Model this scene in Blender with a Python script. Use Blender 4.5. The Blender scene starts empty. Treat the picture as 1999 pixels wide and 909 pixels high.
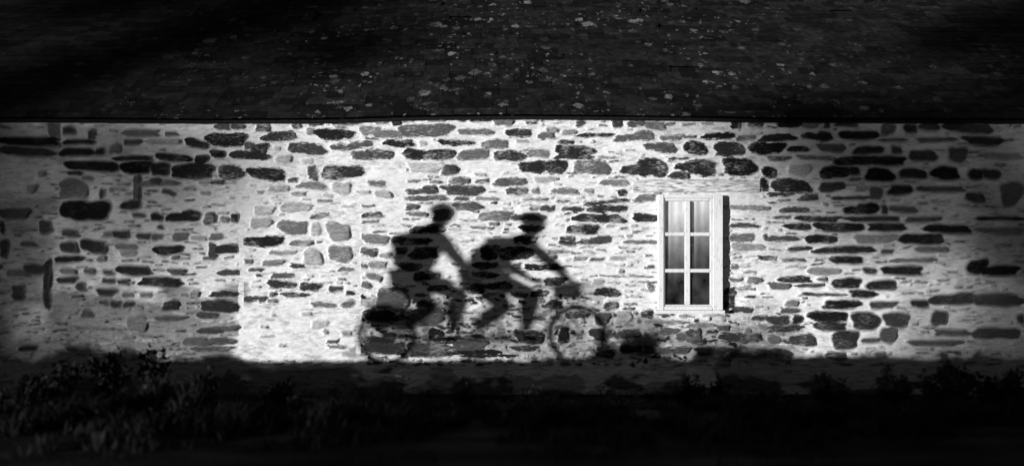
import bpy, bmesh, math, random
import numpy as np
from mathutils import Vector, Matrix
R = math.radians
random.seed(7)
S = bpy.context.scene
COL = S.collection

# ------------------------------------------------------------------ camera, sky, sun, exposure
SUN_AZ, SUN_EL = R(50), R(3.5)          # sun stands behind the camera to the left, low
CAM_D, F = 9.0, 1485.0                  # metres to the wall ; 165 px of the photo to the metre on the wall
cam_d = bpy.data.cameras.new('camera'); cam = bpy.data.objects.new('camera', cam_d); COL.objects.link(cam)
cam.location = (0, -CAM_D, 1.49); cam.rotation_euler = (R(90), 0, 0)
cam_d.sensor_width = 36; cam_d.lens = 36 * F / 1999; cam_d.clip_end = 3000; cam_d.clip_start = .05
cam_d.dof.use_dof = True; cam_d.dof.focus_distance = 9.0; cam_d.dof.aperture_fstop = .6
S.camera = cam
S.view_settings.view_transform = 'Standard'; S.view_settings.look = 'None'
S.view_settings.exposure = 0.38; S.view_settings.gamma = 1
sdir = Vector((-math.sin(SUN_AZ) * math.cos(SUN_EL), -math.cos(SUN_AZ) * math.cos(SUN_EL), math.sin(SUN_EL)))
w = bpy.data.worlds.new('World'); S.world = w; w.use_nodes = True
nt = w.node_tree; nt.nodes.clear()
sky = nt.nodes.new('ShaderNodeTexSky'); sky.sky_type = 'NISHITA'; sky.sun_disc = False
sky.sun_elevation = SUN_EL; sky.sun_rotation = math.atan2(sdir.x, sdir.y); sky.air_density = .42; sky.dust_density = .1; sky.ozone_density = 1
bw = nt.nodes.new('ShaderNodeRGBToBW'); bg = nt.nodes.new('ShaderNodeBackground'); wo = nt.nodes.new('ShaderNodeOutputWorld')
bg.inputs[1].default_value = .05
nt.links.new(sky.outputs[0], bw.inputs[0]); nt.links.new(bw.outputs[0], bg.inputs[0]); nt.links.new(bg.outputs[0], wo.inputs[0])
sl = bpy.data.lights.new('sun', 'SUN'); so = bpy.data.objects.new('sun', sl); COL.objects.link(so)
sl.energy = 5.0; sl.angle = R(.53); sl.color = (1, 1, 1)     # the photograph is black and white
so.rotation_euler = (-sdir).to_track_quat('-Z', 'Y').to_euler()

# ------------------------------------------------------------------ helpers
def tag(o, label=None, cat=None, group=None, kind=None):
    if label: o['label'] = label
    if cat: o['category'] = cat
    if group: o['group'] = group
    if kind: o['kind'] = kind
    return o
def empty(name, loc, label, cat, group=None):
    o = bpy.data.objects.new(name, None); COL.objects.link(o); o.location = loc; o.empty_display_size = .2
    return tag(o, label, cat, group)
def link(name, me, mats, parent=None, smooth=False):
    if not isinstance(mats, (list, tuple)): mats = [mats]
    for m in mats: me.materials.append(m)
    if smooth:
        me.polygons.foreach_set('use_smooth', [True] * len(me.polygons))
    o = bpy.data.objects.new(name, me); COL.objects.link(o)
    if parent is not None:
        o.parent = parent
        off = Vector((0, 0, 0)); p = parent
        while p is not None: off += p.location; p = p.parent
        o.location = -off                       # meshes are written in world coordinates
    return o
def pd(name, verts, faces):
    me = bpy.data.meshes.new(name); me.from_pydata([tuple(v) for v in verts], [], faces); me.update(); return me
def from_bm(name, bm):
    me = bpy.data.meshes.new(name); bm.to_mesh(me); bm.free(); me.update(); return me
def grid_mesh(name, P, keep=None):
    """P: (nz, nx, 3) array of points -> quads; keep: (nz-1, nx-1) bool"""
    nz, nx = P.shape[:2]
    idx = np.arange(nz * nx).reshape(nz, nx)
    q = np.stack([idx[:-1, :-1], idx[:-1, 1:], idx[1:, 1:], idx[1:, :-1]], -1)
    q = q[keep] if keep is not None else q.reshape(-1, 4)
    q = q.reshape(-1, 4)
    me = bpy.data.meshes.new(name)
    me.vertices.add(nz * nx); me.vertices.foreach_set('co', P.reshape(-1).astype(np.float32))
    n = len(q)
    me.loops.add(n * 4); me.loops.foreach_set('vertex_index', q.reshape(-1).astype(np.int32))
    me.polygons.add(n); me.polygons.foreach_set('loop_start', np.arange(0, n * 4, 4, dtype=np.int32))
    me.polygons.foreach_set('use_smooth', np.ones(n, dtype=bool))
    me.update(calc_edges=True); me.validate()
    return me
_LAT = {}
def vnoise(X, Z, sx, sz, seed):
    if seed not in _LAT: _LAT[seed] = np.random.RandomState(seed).rand(256, 256)
    L = _LAT[seed]
    u = X / sx + 1000.37; v = Z / sz + 1000.71
    i = np.floor(u).astype(int); j = np.floor(v).astype(int); fu = u - i; fv = v - j
    fu = fu * fu * (3 - 2 * fu); fv = fv * fv * (3 - 2 * fv)
    a = L[j & 255, i & 255]; b = L[j & 255, (i + 1) & 255]; c = L[(j + 1) & 255, i & 255]; d = L[(j + 1) & 255, (i + 1) & 255]
    return (a * (1 - fu) + b * fu) * (1 - fv) + (c * (1 - fu) + d * fu) * fv - .5
def fbm(X, Z, sx, sz, seed, o=4):
    r = 0; a = 1; t = 0
    for k in range(o):
        r = r + a * vnoise(X, Z, sx / 2 ** k, sz / 2 ** k, seed + k * 13); t += a; a *= .55
    return r / t
def add_box(bm, x0, x1, y0, y1, z0, z1, bevel=0):
    M = Matrix.Translation(((x0 + x1) / 2, (y0 + y1) / 2, (z0 + z1) / 2)) @ Matrix.Diagonal((x1 - x0, y1 - y0, z1 - z0, 1))
    r = bmesh.ops.create_cube(bm, size=1, matrix=M)
    if bevel:
        es = list({e for v in r['verts'] for e in v.link_edges})
        bmesh.ops.bevel(bm, geom=es, offset=bevel, segments=2, affect='EDGES')
def add_tube(bm, pts, r, n=8, r2=None):
    pts = [Vector(p) for p in pts]; rings = []
    for i, p in enumerate(pts):
        d = (pts[min(i + 1, len(pts) - 1)] - pts[max(i - 1, 0)]).normalized()
        a = d.orthogonal().normalized() if not rings else (prev - prev.dot(d) * d).normalized()
        prev = a; b = d.cross(a)
        rr = r if r2 is None else r + (r2 - r) * i / (len(pts) - 1)
        rings.append([bm.verts.new(p + rr * (math.cos(t) * a + math.sin(t) * b)) for t in [2 * math.pi * k / n for k in range(n)]])
    for A, B in zip(rings, rings[1:]):
        for k in range(n): bm.faces.new((A[k], A[(k + 1) % n], B[(k + 1) % n], B[k]))
    bm.faces.new(rings[0][::-1]); bm.faces.new(rings[-1])
def mat(name, v=.5, rough=.8, spec=.2, metal=0):
    m = bpy.data.materials.new(name); m.use_nodes = True
    b = m.node_tree.nodes['Principled BSDF']
    b.inputs['Base Color'].default_value = (v, v, v, 1); b.inputs['Roughness'].default_value = rough
    b.inputs['Specular IOR Level'].default_value = spec; b.inputs['Metallic'].default_value = metal
    return m
class NT:
    def __init__(s, m): s.t = m.node_tree; s.b = s.t.nodes['Principled BSDF']
    def n(s, typ, **kw):
        x = s.t.nodes.new(typ)
        for k, v in kw.items(): setattr(x, k, v)
        return x
    def l(s, a, b): s.t.links.new(a, b)
    def inp(s, sock, v):
        if isinstance(v, (int, float)): sock.default_value = v
        elif isinstance(v, tuple): sock.default_value = v
        else: s.l(v, sock)
    def m(s, op, a, b=0, c=0, clamp=False):
        x = s.n('ShaderNodeMath', operation=op); x.use_clamp = clamp
        for i, v in enumerate((a, b, c)): s.inp(x.inputs[i], v)
        return x.outputs[0]
    def noise(s, scale, stretch=(1, 1, 1), detail=4, rough=.55):
        tc = s.n('ShaderNodeTexCoord'); mp = s.n('ShaderNodeMapping'); mp.inputs['Scale'].default_value = stretch
        s.l(tc.outputs['Object'], mp.inputs[0]); x = s.n('ShaderNodeTexNoise')
        x.inputs['Scale'].default_value = scale; x.inputs['Detail'].default_value = detail; x.inputs['Roughness'].default_value = rough
        s.l(mp.outputs[0], x.inputs[0]); return x.outputs[0]
    def rng(s, v, a, b, c, d, smooth=False):
        x = s.n('ShaderNodeMapRange'); x.interpolation_type = 'SMOOTHSTEP' if smooth else 'LINEAR'
        for i, q in enumerate((v, a, b, c, d)): s.inp(x.inputs[i], q)
        return x.outputs[0]
    def mix(s, f, a, b):      # float mix
        x = s.n('ShaderNodeMix', data_type='FLOAT'); s.inp(x.inputs[0], f); s.inp(x.inputs[2], a); s.inp(x.inputs[3], b); return x.outputs[0]
    def color(s, v): s.l(v, s.b.inputs['Base Color'])
    def bump(s, h, strength=.5, dist=.01):
        x = s.n('ShaderNodeBump'); x.inputs['Strength'].default_value = strength; x.inputs['Distance'].default_value = dist
        s.l(h, x.inputs['Height']); s.l(x.outputs[0], s.b.inputs['Normal'])
def noisy(name, lo, hi, scale=8, stretch=(1, 1, 1), rough=.9, bump=.4, dist=.01, spec=.1, detail=5):
    m = mat(name, .5, rough, spec); t = NT(m); n = t.noise(scale, stretch, detail)
    t.color(t.rng(n, .3, .7, lo, hi)); t.bump(t.noise(scale * 3, stretch, 4), bump, dist); return m
def lin(t):
    t = np.asarray(t, float); return np.where(t <= .04045, t / 12.92, ((t + .055) / 1.055) ** 2.4)
def wx(px): return (px - 1000) / 165.0
def wz(py): return (700 - py) / 165.0

# ------------------------------------------------------------------ ground, lane
def gz(x, y):
    s = np.clip((y + 4.25) / 2.6, 0, 1); s = s * s * (3 - 2 * s)
    z = .34 - .76 * s
    z = z + .05 * fbm(x, y, 1.7, 1.2, 77) * np.where(y > -4.3, 1, .25)
    return z
def line(a, b, n): return list(np.linspace(a, b, n, endpoint=False))
xs = np.array(line(-900, -60, 14) + line(-60, -9, 30) + line(-9, 9, 240) + line(9, 60, 25) + list(np.linspace(60, 900, 14)))
ys = np.array(line(-900, -60, 14) + line(-60, -11, 24) + line(-11, .2, 190) + line(.2, 20, 12) + list(np.linspace(20, 900, 16)))
X, Y = np.meshgrid(xs, ys)
me = grid_mesh('ground', np.stack([X, Y, gz(X, Y)], -1))
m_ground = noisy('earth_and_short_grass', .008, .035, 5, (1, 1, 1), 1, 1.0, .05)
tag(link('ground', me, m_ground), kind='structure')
xs = np.linspace(-60, 60, 260); ys = np.linspace(-9.8, -4.32, 30); X, Y = np.meshgrid(xs, ys)
Yw = Y + (.45 * fbm(X, X * 0, 1.1, 1, 5) + .1 * fbm(X, X * 0, .2, 1, 6) - .15) * (np.abs(Y + 7) / 2.7)
Z = .365 + .03 * (1 - ((Y + 7) / 2.7) ** 2)
me = grid_mesh('lane', np.stack([X, Yw, Z], -1))
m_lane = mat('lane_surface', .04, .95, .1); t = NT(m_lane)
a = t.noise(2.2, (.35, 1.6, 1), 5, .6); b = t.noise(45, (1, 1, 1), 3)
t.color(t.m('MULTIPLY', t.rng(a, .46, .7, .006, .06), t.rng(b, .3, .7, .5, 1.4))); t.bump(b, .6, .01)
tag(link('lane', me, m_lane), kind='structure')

# ------------------------------------------------------------------ stone positions of the front wall (read off the wall, in quarter pixels of a panel; dark ones in the riders' shadow added to deepen it)
STONES = {
(0, 225): """0 165 470 240 .03|0 240 420 320 .12|370 60 470 180 .2|490 90 600 150 .12|500 185 730 230 .08|690 115 750 190 .15|480 250 730 320 .07
740 255 830 310 .1|860 220 940 300 .3|950 110 1250 165 .3|1280 130 1380 160 .3|1150 180 1400 225 .55|970 185 1100 230 .22|1430 185 1630 252 .15 8|1620 135 1910 245 .1
1670 65 1800 115 .3|1800 65 1900 110 .28|1640 270 1760 330 .06|1910 210 2000 265 .3|1810 275 2100 345 .18 7|1210 300 1490 360 .1 4|1520 305 1620 375 .13
900 310 1170 360 .12|530 350 930 440 .07|530 430 650 470 .14|955 350 1180 460 .05|1180 360 1310 470 .12|1330 375 1665 490 .14|1710 385 1900 505 .22|1940 410 2230 505 .12
1640 500 1745 535 .2|1170 480 1280 550 .25|1270 580 1370 620 .28 20|1440 555 1520 585 .5|1560 590 1640 620 .55|1040 470 1100 660 .3|1100 500 1400 550 .4
450 500 680 640 .3|775 570 820 650 .2|850 560 890 600 .35|640 465 720 510 .35|200 540 280 600 .35|290 430 350 470 .38""",
(0, 400): """470 -40 720 120 .05|640 -30 870 110 .06|950 -40 1100 40 .1|1030 60 1120 100 .25|0 20 220 110 .15|300 120 410 220 .15|0 130 30 220 .08|480 190 610 250 .2|470 285 610 370 .15
800 200 890 250 .35|880 200 1010 265 .15|1070 220 1180 270 .2|1180 220 1270 275 .3|1225 155 1270 185 .15|1170 60 1265 125 .12|1300 60 1530 130 .13|1400 40 1560 110 .13
1590 60 1680 145 .2|1720 90 1800 135 .3|1800 65 1885 135 .15|1340 210 1470 275 .35|1490 240 1620 275 .55|1640 220 1740 270 .4|160 280 280 325 .15|630 270 835 370 .12 8
900 300 1070 350 .35|940 340 1060 400 .45|1195 310 1410 390 .1|1340 390 1400 425 .35|1625 300 1690 415 .25|1680 300 1870 380 .17|1580 400 1680 425 .3|1905 240 2205 322 .12
430 390 640 450 .08|760 390 830 440 .35|180 460 390 540 .12|60 500 240 560 .18|660 490 740 540 .25|470 490 600 540 .3|800 500 890 545 .17|900 470 1190 550 .1 3
1310 490 1460 545 .25|1700 500 1880 550 .25|800 565 900 610 .18|910 575 1010 620 .13|1085 560 1430 635 .08|450 555 610 610 .13|590 600 670 670 .15|760 650 900 710 .1
340 440 400 700 .1|0 270 70 400 .1|100 620 190 700 .1|1480 670 1560 720 .4|1910 420 1970 460 .4|1940 485 2050 515 .3""",
(0, 565): """1650 10 1860 55 .13|1560 85 1885 170 .14|1540 170 1700 225 .2|1270 85 1400 160 .1|1090 20 1190 60 .3|950 20 1040 60 .25|860 80 940 140 .1|960 90 1050 140 .1
1040 120 1130 160 .3|770 80 850 120 .15|640 160 730 210 .15|340 0 400 150 .08|100 0 200 80 .1|1200 205 1460 240 .2|1550 290 1750 340 .2|1720 280 1870 320 .3|140 430 290 480 .08
1440 370 1640 440 .25|1640 370 1840 430 .25|1500 440 1820 480 .25|580 290 900 310 .25|1000 200 1150 330 .27|1900 50 2070 92 .25""",
(500, 225): """0 55 110 120 .25|270 50 350 100 .25|50 125 310 200 .22|390 100 460 150 .5|410 55 520 80 .35|450 105 770 190 .13|580 35 820 75 .3|620 80 700 100 .5
810 85 970 155 .5|900 120 1150 172 .45|930 35 1020 65 .35|1050 10 1130 85 .2|1130 65 1520 165 .38|1150 30 1230 50 .4|1330 25 1470 50 .5|1560 30 1640 48 .2|1680 28 1840 48 .2
1855 15 2000 80 .45|1580 105 1850 150 .45|1950 105 2155 165 .2|250 220 550 305 .27|580 225 740 275 .35|700 205 900 260 .35 -6|1000 190 1230 245 .13|1430 190 1680 232 .15|1270 200 1330 235 .75
1755 190 1970 255 .42|140 240 190 270 .75|-40 220 95 340 .15|740 280 900 340 .35|860 265 1050 340 .28|1150 262 1350 345 .17 8|1330 262 1540 345 .17|1580 262 1815 345 .42 |1865 275 2090 355 .2
160 310 280 370 .7|360 340 440 380 .78|410 390 480 505 .35|520 390 820 495 .2|245 490 325 518 .3|330 520 550 575 .5 6|90 545 260 590 .65|600 520 730 620 .75|870 510 1020 550 .45
1200 370 1450 440 .78|1450 385 1570 465 .25|1500 485 1670 538 .4|1710 500 1820 525 .4|1860 490 2100 555 .38|1165 575 1410 612 .3|1300 545 1410 610 .3|1465 550 1780 625 .28|1180 625 1490 665 .35
1550 635 1660 668 .35|1720 635 1890 665 .55|1960 560 2110 615 .28|780 590 890 610 .7|930 590 1060 640 .7|520 615 600 635 .7|270 600 390 625 .6|480 655 580 675 .5|1560 680 1760 735 .35|190 680 430 750 .72|0 590 50 610 .6""",
(500, 400): """-40 100 110 175 .65|-20 10 140 70 .75|410 68 570 100 .3 -8|180 125 395 225 .45|430 140 500 240 .7|550 140 735 270 .58|270 275 440 318 .4|470 280 505 293 .5|90 355 310 385 .6|50 425 220 470 .5
265 462 385 490 .22|0 490 45 512 .25|365 350 520 460 .68|575 315 745 440 .5|640 485 760 515 .45|120 530 290 570 .35|0 535 45 555 .3|85 590 310 645 .22|345 605 505 665 .2 8|565 630 680 675 .3
640 565 700 585 .5|810 60 990 98 .2|830 120 960 138 .4|820 230 1040 305 .5|815 335 940 395 .35 20|960 370 1060 410 .65|870 440 1020 490 .6|820 460 870 490 .4|850 535 990 585 .5 14|820 600 900 650 .4
820 0 930 15 .4|1170 -10 1270 35 .35|1170 50 1340 85 .45|1750 50 2000 120 .42|1540 -20 1770 25 .3|1690 45 1740 60 .4|1820 130 1890 160 .5|1680 165 1850 185 .45|1060 240 1140 300 .35
1500 180 1600 195 .75|1550 280 1620 290 .8|1330 520 1430 570 .5|1390 30 1530 120 .35|1220 150 1480 220 .1|1100 250 1360 310 .12|1090 330 1180 390 .15|1200 330 1420 420 .15|1110 450 1300 510 .2|1230 520 1370 590 .1|1350 620 1500 670 .12
1760 310 1900 430 .05|1900 320 2150 430 .16|1700 440 1880 500 .15|1690 520 1880 570 .1|1640 610 1800 690 .1|1800 600 2000 660 .15""",
(500, 565): """0 55 70 90 .3|100 20 150 50 .4|90 75 160 98 .4|205 20 410 60 .22|700 5 765 45 .2|430 100 620 135 .45|670 95 755 140 .4|350 175 440 200 .75|430 240 560 300 .75|520 315 560 350 .6
660 320 750 360 .6|550 390 635 415 .35|180 425 230 445 .45|30 355 140 370 .7|30 285 90 300 .7|120 190 150 210 .6|850 150 1080 250 .13|1000 330 1090 400 .3|1180 410 1530 500 .25|1540 390 1800 480 .3
850 400 1180 500 .2|1180 160 1450 290 .3|960 -25 1190 155 .33|1240 20 1330 50 .25|1250 90 1400 140 .2|1350 300 1460 400 .08|1500 460 1900 510 .1|820 360 900 390 .3|560 430 700 455 .5""",
(1000, 225): """80 25 200 45 .7|100 45 190 65 .3|190 35 240 45 .4|495 40 570 85 .3|260 95 360 130 .35|205 130 330 180 .4|390 110 500 150 .55|500 138 800 165 .15|780 25 860 95 .25|900 35 1040 90 .3
1030 45 1200 105 .4|1190 55 1270 70 .4|690 35 725 45 .4|680 70 740 82 .5|805 150 1010 200 .38|930 125 1110 190 .37|1150 155 1320 190 .45|1320 155 1440 172 .4|1320 60 1430 75 .55|1480 50 1580 70 .6
1710 30 1790 105 .1|1830 45 1960 85 .25|1485 135 1745 185 .12|1750 155 1890 195 .4 -8|365 192 480 225 .2|30 190 130 212 .65|335 235 650 315 .15 6|340 300 620 345 .2|110 265 300 325 .5 6
670 320 820 335 .55|880 270 960 282 .6|1030 210 1200 270 .32|1100 215 1285 295 .32|1345 203 1525 310 .08|1585 210 1805 310 .2|1850 210 2120 300 .13|-20 300 90 355 .2|65 355 280 445 .17|260 350 430 445 .17
495 350 755 460 .38|840 390 1100 460 .2|980 335 1200 485 .18|1215 330 1380 345 .25|1215 350 1270 360 .5|1340 350 1610 468 .17|1265 380 1400 430 .17|1220 440 1390 500 .22|1650 340 1910 470 .12|1960 400 2060 490 .1
0 490 100 545 .35|0 565 120 620 .35|150 570 210 610 .5|300 570 520 610 .5|130 645 290 665 .45|180 480 350 520 .7|560 575 640 610 .6|700 500 910 550 .5|800 475 880 490 .4|820 580 890 625 .2
1935 490 2000 590 .12|960 620 1110 670 .45|560 660 890 695 .22 -6|1080 610 1110 640 .35""",
(1000, 400): """220 5 335 45 .3|380 10 555 42 .25|590 0 830 55 .2|800 0 900 50 .2|500 68 865 135 .18|945 62 1130 133 .18|425 150 685 223 .15|840 172 900 186 .4|365 245 500 312 .22|510 260 700 300 .3|620 235 780 300 .3
880 270 1130 300 .45|0 60 250 120 .35|270 350 400 375 .35|290 385 345 430 .35|480 400 580 430 .5|610 412 710 435 .35|750 400 880 425 .7|1050 465 1110 495 .35|620 548 1110 558 .5|820 500 870 530 .6
530 570 580 590 .6|630 575 720 610 .65|1050 615 1100 670 .4|1700 0 2000 40 .55|1690 140 1920 175 .3|1700 220 1890 285 .45|1700 300 1980 350 .6|1925 395 2030 430 .2|1700 465 1760 500 .45|1830 565 1960 605 .35
1680 565 1800 590 .45|1690 640 1750 700 .2|1960 230 2010 280 .3|60 150 230 210 .2|0 240 200 300 .15|100 460 380 510 .15|0 450 60 500 .3|250 560 420 620 .2""",
(1000, 565): """650 -20 825 50 .15|715 90 820 155 .2|860 140 950 160 .25|1000 155 1110 215 .18|640 180 760 270 .3|800 170 930 265 .6|810 310 1000 380 .25|840 430 1000 490 .15|640 330 740 400 .2
1360 300 1480 420 .25|1150 300 1300 350 .35|1280 340 1400 400 .35|1630 340 1950 410 .2|1600 280 1700 320 .3|1870 200 2000 240 .25|1700 135 1880 180 .25|1640 0 1740 140 .15|1050 240 1400 262 .5|1350 265 1600 290 .5
980 380 1150 430 .45|1010 450 1400 500 .28|1430 450 1700 500 .28|1700 450 1990 520 .28|0 20 120 60 .2|140 0 280 50 .1|260 80 400 150 .15|420 170 600 220 .15|30 320 250 420 .15|360 290 440 420 .1|650 440 800 530 .2|0 430 200 480 .2""",
(1499, 225): """90 45 270 98 .13|270 40 410 100 .45|-60 140 205 205 .18 -5|265 135 400 185 .2|370 130 510 200 .17|540 50 700 90 .25|570 118 860 190 .12|870 175 1090 205 .3|1170 170 1460 210 .25|1520 160 1840 235 .08
440 50 490 100 .15|150 235 315 288 .17|390 222 610 285 .35|665 240 900 305 .17|950 240 1055 300 .22|0 315 160 355 .4|220 315 530 345 .45|530 315 850 390 .1|800 318 1080 390 .09|1110 270 1310 360 .17|1400 250 1560 360 .2
1640 290 1990 340 .22|410 390 630 490 .13|580 395 720 460 .15|640 480 735 510 .4|770 405 980 520 .06|1030 410 1230 495 .13|1265 395 1500 505 .05|1560 410 1680 505 .06|1670 415 1820 500 .09|150 390 340 460 .7
20 500 340 600 .18|400 515 600 595 .25|0 600 190 635 .25|70 655 170 670 .4|240 615 400 665 .25|500 630 790 660 .25|790 550 890 660 .3|940 540 1130 620 .13|1160 550 1550 600 .22|1540 600 1690 680 .12
680 550 780 590 .55|1060 60 1170 140 .12|870 60 1000 150 .3|1180 40 1340 120 .17|1380 50 1740 140 .12|1810 520 1990 700 .15|430 680 470 700 .5""",
(1499, 400): """100 15 310 60 .3|590 10 720 72 .11|700 -20 870 75 .09|880 0 940 70 .2|950 5 1160 60 .3|30 85 180 105 .35|210 85 570 128 .13|610 88 1040 130 .2|1070 90 1340 130 .25|130 140 340 190 .17|370 135 750 210 .13
770 140 1080 205 .12|1210 150 1590 220 .08|1040 215 1360 310 .09|1620 85 2000 120 .06|1640 170 2000 220 .2|0 235 230 285 .3|290 230 525 300 .12|680 225 1000 300 .45|150 320 340 360 .22|370 320 840 380 .15
870 340 980 380 .2|1160 320 1400 370 .3|0 400 70 430 .3|100 415 290 440 .35|370 420 430 435 .4|490 395 745 460 .1|970 410 1310 450 .3|310 485 560 545 .5|745 485 850 540 .17|880 470 1220 545 .08|1560 420 1720 540 .02|1640 470 1980 550 .02
80 555 335 605 .15|385 560 465 590 .35|510 565 720 650 .1|0 605 180 655 .35|220 610 440 640 .25|780 580 990 665 .1""",
(1499, 565): """635 0 850 65 .08|270 25 600 48 .2|425 80 735 150 .05|790 90 1010 150 .18|1110 75 1260 140 .08|1270 30 1600 120 .1|1580 30 2010 130 .1|330 165 615 250 .08|350 245 620 320 .15|645 175 880 310 .13|890 175 1110 290 .15
1270 160 1400 280 .13|1940 190 2000 260 .08|500 320 710 455 .15|870 290 1010 410 .22|730 370 890 415 .25|1110 390 1500 440 .2|1280 310 1600 360 .17|1600 295 1950 385 .1|170 350 390 435 .22|0 350 100 420 .35
0 460 200 520 .22|460 480 610 550 .25|830 480 920 530 .3|0 200 160 270 .2|190 200 280 260 .12|0 275 280 325 .2|100 140 240 185 .3|130 80 240 130 .45""",
}
LIT = ([-200, 50, 250, 400, 550, 1450, 1600, 1750, 1850, 1950, 2200], [.42, .52, .62, .80, .93, .93, .84, .66, .56, .44, .40])
def albedo(t, px):
    m = np.interp(px, *LIT)
    return float(np.clip(lin(t) / lin(m) * .76, .008, .7))

WX0, WX1, WZ0, WZ1, H = -8.0, 8.0, -.55, 2.93, .0095
nx = int((WX1 - WX0) / H) + 1; nz = int((WZ1 - WZ0) / H) + 1
gx = np.linspace(WX0, WX1, nx); gzv = np.linspace(WZ0, WZ1, nz); X, Z = np.meshgrid(gx, gzv)
rng = np.random.RandomState(3)
FLD = np.full(X.shape, -.035); TON = np.full(X.shape, .2)
dX = .018 * fbm(X, Z, .10, .05, 11) + .03 * fbm(X, Z, .35, .2, 12)
dZ = .016 * fbm(X, Z, .09, .05, 21) + .012 * fbm(X, Z, .3, .2, 22)
def put(cx, cz, hw, hh, ton, rot=0, p=3.2, trap=0.0):
    m = .04
    rr = hw * abs(math.sin(rot)) + hh
    i0 = max(0, int((cx - hw - m - WX0) / H)); i1 = min(nx, int((cx + hw + m - WX0) / H) + 2)
    j0 = max(0, int((cz - rr - m - WZ0) / H)); j1 = min(nz, int((cz + rr + m - WZ0) / H) + 2)
    if i1 <= i0 or j1 <= j0: return
    sl_ = (slice(j0, j1), slice(i0, i1))
    x = X[sl_] + dX[sl_] - cx; z = Z[sl_] + dZ[sl_] - cz
    c, s = math.cos(rot), math.sin(rot); u = x * c + z * s; v = -x * s + z * c
    u = u / (1 + trap * v / hh)
    # angular wobble makes each outline its own
    th = np.arctan2(v / hh, u / hw); a1, a2, a3 = rng.rand(3) * 6.28
    wob = 1 + .10 * np.sin(2 * th + a1) + .07 * np.sin(3 * th + a2) + .04 * np.sin(5 * th + a3)
    q = (np.abs(u / hw) ** p + np.abs(v / hh) ** p) ** (1 / p) / wob
    d = (1 - q) * np.where(np.abs(u / hw) > np.abs(v / hh), hw, hh)
    d = np.minimum(d, .03)
    f = FLD[sl_]; k = d > f
    f[k] = d[k]; TON[sl_][k] = ton
for (ox, oy), txt in STONES.items():
    for e in txt.replace('\n', '|').split('|'):
        v = [float(q) for q in e.split()]
        if len(v) < 5: continue
        x0, y0, x1, y1, tn = v[:5]; rot = -R(v[5]) if len(v) > 5 else 0
        px, py = ox + (x0 + x1) / 8, oy + (y0 + y1) / 8
        hw, hh = (x1 - x0) / 8 / 165, (y1 - y0) / 8 / 165
        p = 2.3 + 1.6 * rng.rand()
        put(wx(px), wz(py), hw * 1.03, hh * 1.05, albedo(tn, px), rot + R(rng.uniform(-2, 2)), p, rng.uniform(-.12, .12))
# small slips of slate pressed into the lime between the big stones, and more wall beyond the picture's edges
def inplaster(px, py):
    return (695 < px < 790 and 315 < py < 440) or (470 < px < 700 and 570 < py < 700) or (850 < px < 1000 and 305 < py < 335) or (px < 110 and 300 < py < 400)
n = 0
for k in range(9000):
    x = rng.uniform(-7.9, 7.9); z = rng.uniform(-.5, 2.85); px, py = x * 165 + 1000, 700 - z * 165
    j, i = int((z - WZ0) / H), int((x - WX0) / H)
    if FLD[j, i] > -.026 or py > 712 and abs(x) < 6: continue
    far = abs(x) > 6.15
    if inplaster(px, py) or (not far and n > 1100): continue
    if not far and py < 330 and rng.rand() < .6: continue
    if 400 < px < 700 and rng.rand() < .5: continue
    light = 400 < px < 700
    if far and rng.rand() < .6:
        put(x, z, rng.uniform(.05, .16), rng.uniform(.03, .06), albedo(rng.uniform(.08, .3), px), R(rng.uniform(-6, 6)), 3)
    else:
        hw = rng.uniform(.015, .085); tone = rng.uniform(.45, .85) if rng.rand() < .75 or light else rng.uniform(.2, .5)
        if light: tone = rng.uniform(.65, .9)
        if not (470 < px < 1560): tone *= .8
        put(x, z, hw, rng.uniform(.005, .013), albedo(min(tone, .88), min(max(px, 500), 1500)), R(rng.uniform(-8, 8)), 2); n += 1
for q in ((705, 655, 770, 672, .14), (770, 684, 900, 696, .16), (905, 690, 1010, 697, .12), (850, 655, 890, 672, .12), (735, 612, 800, 628, .14), (800, 600, 880, 618, .25), (1150, 640, 1200, 660, .2)):
    put(wx((q[0] + q[2]) / 2), wz((q[1] + q[3]) / 2), (q[2] - q[0]) / 330, (q[3] - q[1]) / 330, albedo(q[4], 900), 0, 2.4)  # dark stones set along the riders' shadow, painting it deeper
for k in range(1100):      # broken small rubble near the foot between the blocked door and the window
    px = rng.uniform(705, 1560); py = rng.uniform(575, 712)
    if py < 600 and px > 1150: continue
    x, z = wx(px), wz(py); j, i = int((z - WZ0) / H), int((x - WX0) / H)
    if FLD[j, i] > -.02: continue
    put(x, z, rng.uniform(.015, .07), rng.uniform(.008, .028), albedo(rng.choice([.12, .2, .3, .45, .6]), px), R(rng.uniform(-25, 10)), 2)
# mortar colour: lime wash over most, darker in patches and along the lowest strip
MOR = np.full(X.shape, .80)
PX = X * 165 + 1000; PY = 700 - Z * 165
def patch(x0, y0, x1, y1, v, soft=25, amt=1.0, rag=40):
    wv = rag * fbm(X, Z, .35, .16, int(x0 + y0) % 97 + 5, 5) * 2
    d = np.minimum(np.minimum(PX - x0, x1 - PX), np.minimum(PY - y0, y1 - PY)) + wv
    f = np.clip(d / soft + .5, 0, 1) * amt
    MOR[:] = MOR * (1 - f) + v * f
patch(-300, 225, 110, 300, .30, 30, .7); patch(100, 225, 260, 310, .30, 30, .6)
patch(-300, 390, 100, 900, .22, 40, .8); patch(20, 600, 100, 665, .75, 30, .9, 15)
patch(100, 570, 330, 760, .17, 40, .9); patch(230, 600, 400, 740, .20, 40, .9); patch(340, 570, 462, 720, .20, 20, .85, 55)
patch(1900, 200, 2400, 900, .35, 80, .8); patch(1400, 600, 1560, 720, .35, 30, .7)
patch(1200, 630, 1540, 800, .25, 12, .85, 60); patch(1750, 560, 2100, 760, .35, 60, .7)
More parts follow.
